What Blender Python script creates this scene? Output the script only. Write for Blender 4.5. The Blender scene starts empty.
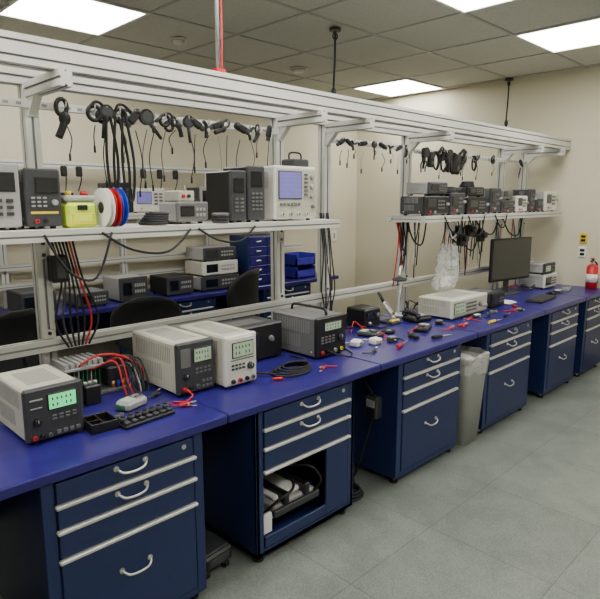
import bpy, bmesh, math, random
from mathutils import Vector, Matrix, noise
random.seed(7)
S=0.85; ZO=1.908
FL=-1.908; BT=-1.0; SH=-0.135; CE=1.45

# ---------------- materials ----------------
def mat(name,col,rough=0.5,metal=0.0,var=0.06,scale=20,bump=0.0,emit=None,es=0,alpha=1,trans=0,coat=0):
    m=bpy.data.materials.new(name); m.use_nodes=True
    nt=m.node_tree; b=nt.nodes['Principled BSDF']
    tc=nt.nodes.new('ShaderNodeTexCoord'); n=nt.nodes.new('ShaderNodeTexNoise')
    n.inputs['Scale'].default_value=scale; n.inputs['Detail'].default_value=4
    nt.links.new(tc.outputs['Object'],n.inputs['Vector'])
    r=nt.nodes.new('ShaderNodeValToRGB')
    c0=[max(0,c*(1-var)) for c in col]; c1=[min(1,c*(1+var)) for c in col]
    r.color_ramp.elements[0].color=(*c0,1); r.color_ramp.elements[1].color=(*c1,1)
    r.color_ramp.elements[0].position=.3; r.color_ramp.elements[1].position=.7
    nt.links.new(n.outputs['Fac'],r.inputs['Fac']); nt.links.new(r.outputs['Color'],b.inputs['Base Color'])
    b.inputs['Roughness'].default_value=rough; b.inputs['Metallic'].default_value=metal
    b.inputs['Coat Weight'].default_value=coat
    if bump>0:
        bp=nt.nodes.new('ShaderNodeBump'); bp.inputs['Strength'].default_value=bump; bp.inputs['Distance'].default_value=.01
        nt.links.new(n.outputs['Fac'],bp.inputs['Height']); nt.links.new(bp.outputs['Normal'],b.inputs['Normal'])
    if emit: b.inputs['Emission Color'].default_value=(*emit,1); b.inputs['Emission Strength'].default_value=es
    b.inputs['Alpha'].default_value=alpha; b.inputs['Transmission Weight'].default_value=trans
    return m
M={}
M['wall']=mat('wall_paint_cream',(.62,.575,.43),.8,var=.02,scale=3,bump=.03)
M['ceil']=mat('ceiling_tile',(.50,.50,.44),.95,var=.10,scale=90,bump=.2)
M['grid']=mat('ceiling_grid_metal',(.33,.33,.30),.5)
M['alu']=mat('anodised_aluminium',(.66,.66,.62),.42,.3,var=.04,scale=8)
M['slot_shade']=mat('painted_slot_shade',(.28,.28,.27),.6,.3)  # shade inside grooves, holes and vents, put into a darker grey
M['blue']=mat('blue_laminate',(.019,.013,.150),.30,var=.16,scale=14)
M['navy']=mat('navy_powder_coat',(.010,.021,.092),.42,var=.08,scale=30)
M['navy_shade']=mat('navy_gap_shade',(.003,.008,.03),.6)  # darker copy of the cabinet navy, shade of the drawer gaps as colour
M['steel']=mat('brushed_steel',(.62,.61,.58),.3,.75,var=.04)
M['strip']=mat('aluminium_pull_strip',(.66,.65,.61),.4,.4,var=.04)
M['cream']=mat('instrument_beige',(.48,.465,.38),.5,var=.04)
M['white']=mat('instrument_white',(.64,.63,.57),.45,var=.03)
M['lgrey']=mat('light_grey_plastic',(.33,.33,.32),.5,var=.04)
M['grey']=mat('grey_plastic',(.13,.13,.13),.5,var=.05)
M['dgrey']=mat('dark_grey_plastic',(.036,.038,.042),.5,var=.08)
M['black']=mat('black_plastic',(.006,.006,.007),.42,var=.1)
M['rubber']=mat('black_rubber',(.007,.007,.008),.65,var=.1)
M['red']=mat('red_plastic',(.50,.010,.015),.4)
M['ygreen']=mat('yellow_green_plastic',(.60,.80,.05),.45)
M['yellow']=mat('yellow_plastic',(.75,.55,.03),.45)
M['bluep']=mat('bright_blue_plastic',(.02,.06,.55),.4)
M['violet']=mat('violet_blue_plastic',(.05,.035,.42),.4)
M['lcdg']=mat('lcd_green',(.12,.6,.22),.3,emit=(.12,.85,.3),es=.9)
M['lcdp']=mat('lcd_pale_green',(.30,.40,.28),.3,emit=(.5,.65,.42),es=.2)
M['seg']=mat('lcd_segment',(.05,.10,.06),.5)
M['screen']=mat('scope_screen',(.12,.11,.32),.2,emit=(.26,.24,.65),es=.45)
M['glass']=mat('black_screen_glass',(.008,.010,.014),.12,coat=.5)
M['pcb']=mat('circuit_board_green',(.03,.13,.06),.5,var=.3,scale=80)
M['paper']=mat('white_paper',(.78,.77,.74),.7,var=.02)
M['bin']=mat('bin_grey_plastic',(.31,.32,.30),.5,var=.04)
M['bag']=mat('clear_plastic_film',(.85,.87,.86),.22,var=.05,bump=.7,scale=25,alpha=.30)
M['copper']=mat('copper_wire',(.6,.25,.1),.35,.8)
M['lamp']=mat('light_diffuser',(.9,.9,.88),.5,emit=(1.0,.985,.93),es=17.5)
def floor_mat():
    m=mat('floor_vinyl_tile',(.185,.205,.185),.28,var=.17,scale=6)
    nt=m.node_tree; b=nt.nodes['Principled BSDF']
    ramp=[n for n in nt.nodes if n.type=='VALTORGB'][0]; tc=[n for n in nt.nodes if n.type=='TEX_COORD'][0]
    br=nt.nodes.new('ShaderNodeTexBrick'); br.offset=0
    br.inputs['Scale'].default_value=1; br.inputs['Brick Width'].default_value=.61; br.inputs['Row Height'].default_value=.61
    br.inputs['Mortar Size'].default_value=.003; br.inputs['Mortar Smooth'].default_value=.3
    br.inputs['Color1'].default_value=(.92,.93,.92,1); br.inputs['Color2'].default_value=(1.06,1.06,1.04,1); br.inputs['Mortar'].default_value=(.62,.63,.62,1)
    nt.links.new(tc.outputs['Object'],br.inputs['Vector'])
    mx=nt.nodes.new('ShaderNodeMix'); mx.data_type='RGBA'; mx.blend_type='MULTIPLY'; mx.inputs[0].default_value=1
    nt.links.new(ramp.outputs['Color'],mx.inputs[6]); nt.links.new(br.outputs['Color'],mx.inputs[7])
    n2=nt.nodes.new('ShaderNodeTexNoise'); n2.inputs['Scale'].default_value=120; nt.links.new(tc.outputs['Object'],n2.inputs['Vector'])
    r2=nt.nodes.new('ShaderNodeValToRGB'); r2.color_ramp.elements[0].position=.35; r2.color_ramp.elements[1].position=.65
    r2.color_ramp.elements[0].color=(.80,.80,.80,1); r2.color_ramp.elements[1].color=(1.14,1.14,1.14,1)
    nt.links.new(n2.outputs['Fac'],r2.inputs['Fac'])
    m2=nt.nodes.new('ShaderNodeMix'); m2.data_type='RGBA'; m2.blend_type='MULTIPLY'; m2.inputs[0].default_value=1
    nt.links.new(mx.outputs[2],m2.inputs[6]); nt.links.new(r2.outputs['Color'],m2.inputs[7])
    nt.links.new(m2.outputs[2],b.inputs['Base Color'])
    return m
M['floor']=floor_mat()

# ---------------- builder ----------------
class B:
    def __init__(s,name,M4=None):
        s.name=name; s.bm=bmesh.new(); s.mats=[]; s.T=M4 or Matrix.Identity(4)
    def mi(s,m):
        m=M[m]
        if m not in s.mats: s.mats.append(m)
        return s.mats.index(m)
    def v(s,p): return s.bm.verts.new(s.T@Vector(p))
    def f(s,vs,m,smooth=False):
        try: fc=s.bm.faces.new(vs)
        except ValueError: return
        fc.material_index=s.mi(m); fc.smooth=smooth
    def box(s,x0,x1,y0,y1,z0,z1,m,b=0.0):
        if b<=0:
            c=[s.v((x,y,z)) for z in (z0,z1) for y in (y0,y1) for x in (x0,x1)]
            for q in ((0,2,3,1),(4,5,7,6),(0,1,5,4),(2,6,7,3),(0,4,6,2),(1,3,7,5)): s.f([c[i] for i in q],m)
            return
        b=min(b,(x1-x0)*.45,(y1-y0)*.45,(z1-z0)*.45)
        C=((x0+x1)/2,(y0+y1)/2,(z0+z1)/2); H=((x1-x0)/2,(y1-y0)/2,(z1-z0)/2)
        V={}
        for sx in (-1,1):
            for sy in (-1,1):
                for sz in (-1,1):
                    sg=(sx,sy,sz)
                    for a in range(3):
                        p=[C[i]+sg[i]*(H[i]-(0 if i==a else b)) for i in range(3)]
                        V[sg+(a,)]=s.v(p)
        for a in range(3):
            o=[i for i in range(3) if i!=a]
            for sg in (-1,1):
                q=[]
                for (p,r) in ((-1,-1),(1,-1),(1,1),(-1,1)):
                    k=[0,0,0]; k[a]=sg; k[o[0]]=p; k[o[1]]=r; q.append(V[tuple(k)+(a,)])
                s.f(q,m)
            for p in (-1,1):
                for r in (-1,1):
                    k0=[0,0,0];k1=[0,0,0]; k0[a]=-1;k1[a]=1
                    for k in (k0,k1): k[o[0]]=p;k[o[1]]=r
                    s.f([V[tuple(k0)+(o[0],)],V[tuple(k1)+(o[0],)],V[tuple(k1)+(o[1],)],V[tuple(k0)+(o[1],)]],m)
        for sx in (-1,1):
            for sy in (-1,1):
                for sz in (-1,1): s.f([V[(sx,sy,sz,a)] for a in range(3)],m)
    def cyl(s,p0,p1,r,m,seg=16,r2=None,cap=True,smooth=True):
        p0=Vector(p0);p1=Vector(p1); r2=r if r2 is None else r2
        d=(p1-p0).normalized(); u=d.orthogonal().normalized(); w=d.cross(u)
        A=[];Bv=[]
        for i in range(seg):
            t=2*math.pi*i/seg; o=u*math.cos(t)+w*math.sin(t)
            A.append(s.v(p0+o*r)); Bv.append(s.v(p1+o*r2))
        for i in range(seg): s.f([A[i],A[(i+1)%seg],Bv[(i+1)%seg],Bv[i]],m,smooth)
        if cap: s.f(A[::-1],m); s.f(Bv,m)
    def tube(s,pts,r,m,seg=8,sub=6,closed=False,smooth=True):
        P=[Vector(p) for p in pts]; n=len(P)
        if sub>1 and n>2:
            Q=[]
            rng=range(n) if closed else range(n-1)
            for i in rng:
                g=lambda k:P[k%n] if closed else P[max(0,min(n-1,k))]
                a,b_,c,d=g(i-1),g(i),g(i+1),g(i+2)
                for j in range(sub):
                    t=j/sub
                    Q.append(.5*((2*b_)+(c-a)*t+(2*a-5*b_+4*c-d)*t*t+(3*b_-a-3*c+d)*t**3))
            if not closed: Q.append(P[-1])
            P=Q; n=len(P)
        rings=[]; up=None
        for i in range(n):
            d=(P[(i+1)%n]-P[i-1]) if closed else (P[min(n-1,i+1)]-P[max(0,i-1)])
            if d.length<1e-7: d=Vector((0,0,1))
            d.normalize()
            if up is None: up=d.orthogonal().normalized()
            up=(up-d*up.dot(d))
            if up.length<1e-5: up=d.orthogonal()
            up.normalize(); w=d.cross(up)
            rings.append([s.v(P[i]+(up*math.cos(2*math.pi*k/seg)+w*math.sin(2*math.pi*k/seg))*r) for k in range(seg)])
        for i in range(n if closed else n-1):
            a=rings[i];b_=rings[(i+1)%n]
            for k in range(seg): s.f([a[k],a[(k+1)%seg],b_[(k+1)%seg],b_[k]],m,smooth)
        if not closed: s.f(rings[0][::-1],m); s.f(rings[-1],m)
    def ring(s,c,R,r,m,axis='z',seg=24,sx=1,sy=1):
        pts=[]
        for i in range(seg):
            t=2*math.pi*i/seg; a,b_=math.cos(t)*R*sx,math.sin(t)*R*sy
            o={'z':(a,b_,0),'y':(a,0,b_),'x':(0,a,b_)}[axis]
            pts.append(Vector(c)+Vector(o))
        s.tube(pts,r,m,sub=1,closed=True)
    def ball(s,c,r,m,sc=(1,1,1),seg=14):
        X=s.T@Matrix.Translation(c)@Matrix.Diagonal((r*sc[0],r*sc[1],r*sc[2],1))
        res=bmesh.ops.create_uvsphere(s.bm,u_segments=seg,v_segments=seg//2+2,radius=1,matrix=X)
        k=s.mi(m)
        for vv in res['verts']:
            for fc in vv.link_faces: fc.material_index=k; fc.smooth=True
    def frus(s,c,z0,z1,w0,d0,w1,d1,m,cap=True,rc=.25,flip=False):
        def rr(w,d,z):
            out=[];rad=min(w,d)*rc
            for (sx,sy,a0) in ((1,1,0),(-1,1,90),(-1,-1,180),(1,-1,270)):
                for k in range(5):
                    a=math.radians(a0+k*22.5)
                    out.append(s.v((c[0]+sx*(w/2-rad)+math.cos(a)*rad,c[1]+sy*(d/2-rad)+math.sin(a)*rad,z)))
            return out
        A=rr(w0,d0,z0);Bv=rr(w1,d1,z1);n=len(A)
        for i in range(n): s.f([A[i],A[(i+1)%n],Bv[(i+1)%n],Bv[i]],m,True)
        if cap: s.f(A[::-1],m); s.f(Bv,m)
        return A,Bv
    def extr(s,axis,a0,a1,c1,c2,s1,s2,n1=1,n2=1,m='alu'):
        ax='xyz'.index(axis); o=[i for i in range(3) if i!=ax]
        pts=[]
        def side(p,q,nrm,n):
            p=Vector(p);q=Vector(q);nrm=Vector(nrm); L=(q-p).length; e=(q-p)/L; un=L/n
            pts.append((p,0))
            for k in range(n):
                c=un*(k+.5); w=un*.085; dp=min(s1/n1,s2/n2)*.13
                pts.extend([(p+e*(c-w),1),(p+e*(c-w)-nrm*dp,1),(p+e*(c+w)-nrm*dp,1),(p+e*(c+w),0)])
        h1,h2=s1/2,s2/2
        side((-h1,-h2),(h1,-h2),(0,-1),n1); side((h1,-h2),(h1,h2),(1,0),n2)
        side((h1,h2),(-h1,h2),(0,1),n1); side((-h1,h2),(-h1,-h2),(-1,0),n2)
        R=[]
        for a in (a0,a1):
            row=[]
            for (p,_) in pts:
                c=[0,0,0]; c[ax]=a; c[o[0]]=c1+p[0]; c[o[1]]=c2+p[1]; row.append(s.v(c))
            R.append(row)
        n=len(pts)
        for i in range(n): s.f([R[0][i],R[0][(i+1)%n],R[1][(i+1)%n],R[1][i]],'slot_shade' if pts[i][1] else m)  # groove faces coloured darker than the bar to deepen their shade
        s.f(R[0][::-1],m); s.f(R[1],m)
    def done(s,parent=None):
        bm=s.bm
        bmesh.ops.recalc_face_normals(bm,faces=bm.faces)
        lo=Vector((1e9,)*3);hi=Vector((-1e9,)*3)
        for vv in bm.verts:
            vv.co=Vector((vv.co.x*S,vv.co.y*S,(vv.co.z+ZO)*S))
            for i in range(3): lo[i]=min(lo[i],vv.co[i]);hi[i]=max(hi[i],vv.co[i])
        o=Vector(((lo.x+hi.x)/2,(lo.y+hi.y)/2,lo.z))
        for vv in bm.verts: vv.co-=o
        me=bpy.data.meshes.new(s.name); bm.to_mesh(me); bm.free()
        for m in s.mats: me.materials.append(m)
        ob=bpy.data.objects.new(s.name,me); bpy.context.collection.objects.link(ob); ob.location=o
        return ob
def XF(x,y,z,rot=0): return Matrix.Translation((x,y,z))@Matrix.Rotation(math.radians(rot),4,'Z')

# ---------------- room ----------------
X0,X1,Y0,Y1=-3,7.0,-2.5,5.8
def slab(name,a,m):
    b=B(name); b.box(*a,m); return b.done()
slab('floor',(X0-.1,X1+.1,Y0-.1,Y1+.1,FL-.1,FL),'floor')
slab('wall_back',(X0-.1,X1+.1,Y1,Y1+.1,FL,CE+.1),'wall')
slab('wall_right',(X1,X1+.1,Y0,Y1,FL,CE+.1),'wall')
slab('wall_left',(X0-.1,X0,Y0,Y1,FL,CE+.1),'wall')
slab('wall_front',(X0-.1,X1+.1,Y0-.1,Y0,FL,CE+.1),'wall')
slab('baseboard_back',(X0,X1,Y1-.015,Y1,FL,FL+.12),'dgrey')
slab('baseboard_right',(X1-.015,X1,Y0,2.0,FL,FL+.12),'dgrey')
P=.87; gx=[3.42+P*k for k in range(-8,5)]; gy=[2.5+P*k for k in range(-6,4)]
b=B('ceiling'); b.box(X0,X1,Y0,Y1,CE,CE+.1,'ceil')
for x in gx:
    if X0<x<X1: b.box(x-.014,x+.014,Y0,Y1,CE-.006,CE+.001,'grid')
for y in gy:
    if Y0<y<Y1: b.box(X0,X1,y-.014,y+.014,CE-.0065,CE+.001,'grid')
b.done()
for (x,y) in ((1.68,4.24),(3.42,1.63),(5.16,1.63),(6.03,4.24),(-.06,1.63),(1.68,1.63),(-1.8,4.24),(-1.8,1.63),(-.06,-.98),(1.68,-.98),(3.42,-.98),(5.16,-.98)):
    b=B('ceiling_light_panel')
    b.box(x+.02,x+P-.02,y+.02,y+P-.02,CE-.008,CE-.0005,'lamp')
    for a in ((x,x+P,y,y+.025),(x,x+P,y+P-.025,y+P),(x,x+.025,y+.025,y+P-.025),(x+P-.025,x+P,y+.025,y+P-.025)):
        b.box(*a,CE-.014,CE-.0005,'white')
    b.done()
for nm,x,y,r in (('smoke_detector',4.73,4.79,.1),('sprinkler_escutcheon',3.11,4.71,.07)):
    b=B(nm); b.cyl((x,y,CE-.02),(x,y,CE-.007),r,'white',28); b.cyl((x,y,CE-.05),(x,y,CE-.02),r*.55,'white',28,r2=r*.8); b.ring((x,y,CE-.022),r*.8,.006,'lgrey'); b.done()

# ---------------- benches ----------------
def cabinet(x0,x1,y0=2.08,style='drawers',d=.72,top=-1.047):
    b=B('drawer_cabinet'); zt=top; zb=-1.86; y1=y0+d
    w=.02
    if style=='open':
        b.box(x0,x0+w,y0,y1,zb,zt,'navy'); b.box(x1-w,x1,y0,y1,zb,zt,'navy'); b.box(x0,x1,y1-w,y1,zb,zt,'navy')
        b.box(x0,x1,y0,y1,zb,zb+.02,'navy'); b.box(x0,x1,y0+.01,y1,zt-.02,zt,'navy'); b.box(x0+w,x1-w,y0+.03,y1,-1.42,-1.40,'navy')
    else:
        b.box(x0,x1,y0+.012,y1,zb,zt,'navy',.004)
    f=.05
    b.box(x0,x0+f,y0,y0+.02,zb,zt,'navy',.003); b.box(x1-f,x1,y0,y0+.02,zb,zt,'navy',.003)
    b.box(x0+f,x1-f,y0,y0+.02,zb,zb+.035,'navy'); b.box(x0+f,x1-f,y0,y0+.02,zt-.012,zt,'navy')
    a0,a1=x0+f+.006,x1-f-.006; c=(a0+a1)/2
    levels=[(zt-.016,-1.15),(-1.172,-1.255),(-1.277,-1.38),(-1.402,zb+.042)]
    for i,(t,bt) in enumerate(levels):
        if i==3 and style=='open':
            b.box(a0+.47,a1,y0-.006,y0+.012,bt,t,'navy',.003)
            b.box(a0,a0+.47,y0-.006,y0+.012,bt,bt+.06,'navy',.003)
            dx=a0+.01
            b.box(dx,dx+.44,y0+.06,y0+.5,-1.72,-1.705,'steel')
            b.box(dx+.0,dx+.06,y0+.02,y0+.04,-1.76,-1.65,'paper',.003)
            b.box(dx+.10,dx+.42,y0+.05,y0+.42,-1.705,-1.645,'lgrey',.01)
            b.box(dx+.13,dx+.39,y0+.08,y0+.38,-1.645,-1.615,'paper',.01)
            b.box(dx+.16,dx+.20,y0+.03,y0+.40,-1.66,-1.59,'black',.005); b.box(dx+.32,dx+.36,y0+.03,y0+.40,-1.66,-1.59,'black',.005)
            b.box(dx+.08,dx+.43,y0+.02,y0+.045,-1.70,-1.66,'dgrey',.005)
            b.tube([(dx+.40,y0+.06,-1.68),(dx+.44,y0+.02,-1.6),(dx+.40,y0+.08,-1.52),(dx+.30,y0+.2,-1.53)],.008,'black')
            b.tube([(dx+.05,y0+.1,-1.70),(dx+.10,y0+.02,-1.6),(dx+.22,y0+.02,-1.56),(dx+.3,y0+.2,-1.53)],.008,'black')
            continue
        b.box(a0,a1,y0-.006,y0+.012,bt,t,'navy',.003)
        b.box(a0-.004,a1+.004,y0-.001,y0+.006,bt-.004,bt+.001,'navy_shade')  # strip painting the shade in the gap below the drawer front
        if i<3:
            b.box(a0-.01,a1+.01,y0-.022,y0+.002,bt-.018,bt-.001,'strip',.004)
        if i==0: b.cyl((a1-.05,y0-.01,t-.03),(a1-.05,y0-.004,t-.03),.011,'steel',14)
        if i!=2:
            hz={0:-1.095,1:-1.205,3:-1.555}[i]; hw=.066
            b.tube([(c-hw,y0-.006,hz+.010),(c-hw+.004,y0-.024,hz+.006),(c-hw*.65,y0-.036,hz-.006),(c,y0-.040,hz-.010),(c+hw*.65,y0-.036,hz-.006),(c+hw-.004,y0-.024,hz+.006),(c+hw,y0-.006,hz+.010)],.0052,'steel')
            for sx in (-1,1): b.cyl((c+sx*hw,y0-.011,hz+.010),(c+sx*hw,y0-.004,hz+.010),.012,'steel')
    for x in (x0+.05,x1-.05):
        for y in (y0+.05,y1-.05):
            b.cyl((x,y,FL),(x,y,FL+.012),.028,'rubber'); b.cyl((x,y,FL+.01),(x,y,zb+.001),.011,'steel')
    return b.done()
for x0,x1,st in ((-1.5,-.8,'d'),(-.45,.27,'d'),(.70,1.43,'d'),(1.75,2.52,'open'),(2.97,3.76,'d'),(4.16,5.0,'d'),(5.38,6.13,'d'),(6.34,6.98,'d')): cabinet(x0,x1,style=st)
cuts=[-2.0,-.84,.36,1.56,2.74,3.95,5.2,6.24,6.99]
for i in range(len(cuts)-1):
    x0,x1=cuts[i]+.003,cuts[i+1]-.003
    b=B('workbench'); b.box(x0,x1,2.05,2.985,-1.045,BT,'blue',.006)
    b.box(x0+.01,x1-.01,2.94,2.965,-1.6,-1.045,'navy')
    for x in (x0+.03,x1-.03):
        b.box(x-.02,x+.02,2.88,2.93,FL+.02,-1.045,'navy',.003); b.cyl((x,2.905,FL),(x,2.905,FL+.02),.03,'rubber')
    b.done()

# ---------------- rack ----------------
PY=3.03
posts=[-.55,1.12,2.78,3.27,4.34,6.16,6.74]
b=B('aluminum_extrusion_rack')
for x in posts:
    b.extr('z',FL+.02,.55,x,PY,.07,.07)
    b.box(x-.04,x+.04,PY-.035,PY+.05,FL,FL+.02,'dgrey')
    b.extr('y',2.58,PY-.035,x,.525,.06,.07)
    b.box(x-.03,x+.03,PY-.045,PY-.036,.40,.49,'alu',.003)
    v=[b.v(p) for p in ((x-.02,PY-.036,.49),(x-.02,PY-.036,.40),(x-.02,PY-.13,.49),(x+.02,PY-.036,.49),(x+.02,PY-.036,.40),(x+.02,PY-.13,.49))]
    for q in ((0,1,2),(3,5,4)): b.f([v[i] for i in q],'alu')
    b.f([v[1],v[4],v[5],v[2]],'alu')
    for z in (-.25,-.72):
        b.box(x-.03,x+.03,PY-.043,PY-.036,z-.05,z+.05,'alu',.002)
        for dz in (-.03,.03): b.cyl((x,PY-.049,z+dz),(x,PY-.042,z+dz),.010,'dgrey',10)
b.extr('x',-2.0,6.985,2.65,.62,.09,.12,1,2)
b.extr('x',-2.0,6.985,PY,.585,.07,.07)
b.extr('x',-2.0,6.985,PY-.065,-.745,.06,.06)
b.done()
def shelf(x0,x1,y0,y1):
    b=B('overhead_shelf')
    b.extr('x',x0,x1,y0+.025,SH-.0275,.05,.05); b.extr('x',x0,x1,y1-.025,SH-.0275,.05,.05)
    for x in (x0+.03,x1-.03,(x0+x1)/2): b.extr('y',y0+.051,y1-.051,x,SH-.03,.05,.045)
    b.box(x0,x1,y0,y1,SH-.003,SH,'white')
    return b.done()
shelf(.05,2.97,2.60,2.992); shelf(4.03,6.87,2.60,2.992); shelf(-1.9,-.1,2.60,2.992)

# ---------------- hanging leads ----------------
def leads(items,x0,x1,zr=.455,y=2.985,seed=1,Lr=(.08,.34),thick=0):
    R=random.Random(seed)
    b=B('test_lead_hanger_rail')
    b.box(x0,x1,y-.012,y+.004,zr-.018,zr+.022,'alu',.003)
    k=int((x1-x0)/.06)
    for i in range(k): b.box(x0+.03+i*.06,x0+.055+i*.06,y-.0135,y-.011,zr-.006,zr+.008,'slot_shade')
    T0=b.T
    for i,(x,t,s_,tl) in enumerate(items):
        z=zr-.005; yy=y-.055
        b.tube([(x,y-.01,z+.01),(x,yy,z+.0),(x,yy-.01,z+.03)],.004,'steel',6)
        b.T=T0@Matrix.Translation((x,yy,z))@Matrix.Rotation(math.radians(tl),4,'Y')@Matrix.Scale(s_,4)
        if t=='loop':
            b.ring((0,0,-.01),.036,.011,'black',axis='y',seg=18); b.ring((.05,.012,-.02),.030,.011,'black',axis='y',seg=18); b.tube([(-.03,0,.01),(0,-.01,.045),(.04,.0,.04),(.075,.01,0)],.008,'black')
        elif t=='clamp':
            b.ring((-.018,0,0),.034,.010,'black',axis='y',seg=16,sx=.7); b.tube([(.0,0,-.03),(-.005,0,-.08),(-.02,-.0,-.13)],.017,'black'); b.ball((0,0,-.045),.026,'black',(1,.7,1.2))
        elif t=='lens':
            b.cyl((0,-.012,0),(0,.012,0),.045,'black',22); b.cyl((0,-.014,0),(0,-.0125,0),.032,'dgrey',20); b.cyl((0,0,-.04),(.01,0,-.15),.014,'black',12,r2=.009)
        elif t=='plug':
            b.box(-.02,.02,-.016,.016,-.05,.02,'black',.008); b.box(-.014,.014,-.012,.012,-.075,-.05,'dgrey',.004); b.ball((0,0,.02),.02,'black')
        elif t=='grip':
            b.tube([(-.045,0,.0),(-.015,0,-.015),(.0,0,-.055),(.01,0,-.09)],.012,'black'); b.tube([(.045,0,.01),(.018,0,-.012),(.0,0,-.055)],.012,'black'); b.cyl((.005,-.013,-.04),(.005,.013,-.04),.012,'steel',10)
        elif t=='coil':
            for q in range(3): b.ring((.004*q,.008*q-.01,-.07),.062-.004*q,.006,'rubber',axis='y',seg=20,sx=.75,sy=1.25)
            b.box(-.012,.012,-.02,.02,-.0,.02,'black',.004)
        elif t=='box':
            b.box(-.05,.05,-.025,.025,-.16,.01,'black',.012); b.box(-.035,.035,-.028,-.024,-.06,-.01,'dgrey',.003); b.cyl((0,-.03,-.11),(0,-.024,-.11),.02,'grey')
        b.T=T0
        if t not in ('coil','box'):
            zz=z-.07*s_; L=R.uniform(*Lr); c=R.choice(('rubber','grey','rubber','lgrey')); dx=R.uniform(-.05,.05)
            r_=.0028 if R.random()>thick else .0065
            b.tube([(x,yy,zz),(x+dx,yy,zz-L*.5),(x+dx*.5,yy+.01,zz-L)],r_,c,6)
            b.cyl((x+dx*.5,yy+.01,zz-L),(x+dx*.5,yy+.01,zz-L-.035),.006,'black',8)
    return b
itA=[(1.26,'clamp',1.15,8),(1.41,'loop',1.0,0),(1.475,'lens',.9,15),(1.55,'loop',.95,-20),(1.64,'plug',1.1,40),(1.71,'lens',.95,-35),(1.76,'grip',.9,10),(1.83,'loop',.85,30),(1.90,'clamp',.75,-30),(1.985,'lens',.8,0),(2.03,'plug',1,-60),(2.13,'grip',.95,20),(2.2,'plug',.9,70),(2.27,'clamp',.8,55),(2.37,'plug',1.1,-70),(2.45,'grip',.8,0),(2.53,'clamp',.7,20),(2.62,'plug',.9,10)]
b=leads(itA,.95,2.74,seed=4)
for x,dz,w in ((1.47,.40,.03),(1.52,.49,.042),(1.56,.44,.033)):
    zt=.43
    b.tube([(x-.01,2.9,zt),(x-w,2.88,zt-dz*.5),(x-w*.8,2.87,zt-dz*.9),(x,2.87,zt-dz),(x+w*.8,2.88,zt-dz*.9),(x+w,2.88,zt-dz*.5),(x+.01,2.9,zt)],.0075,'rubber')
b.done()
leads([(3.36,'plug',.9,60),(3.43,'plug',.8,-60),(3.5,'grip',.7,20),(3.62,'plug',.9,80),(3.75,'lens',.6,0),(3.85,'plug',.9,-70),(3.97,'grip',.7,10),(4.1,'plug',.8,60),(4.2,'clamp',.6,0)],3.31,4.30,seed=9,zr=.44,Lr=(.03,.14)).done()
itC=[(4.46,'plug',1,0),(4.50,'lens',1,20),(4.58,'box',.8,0),(4.66,'coil',1,0),(4.74,'loop',1.2,-10),(4.79,'coil',1.1,0),(4.84,'clamp',1.2,-20),(4.90,'lens',1.1,10),(4.96,'coil',1.2,5),(5.03,'box',1.1,8),(5.12,'loop',1.3,0),(5.19,'clamp',1.2,30),(5.36,'coil',.9,0),(5.43,'plug',1,50),(5.75,'loop',.8,0),(6.42,'plug',.9,-50)]
leads(itC,4.38,6.7,seed=12,zr=.42,Lr=(.03,.12),thick=.6).done()

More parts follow.
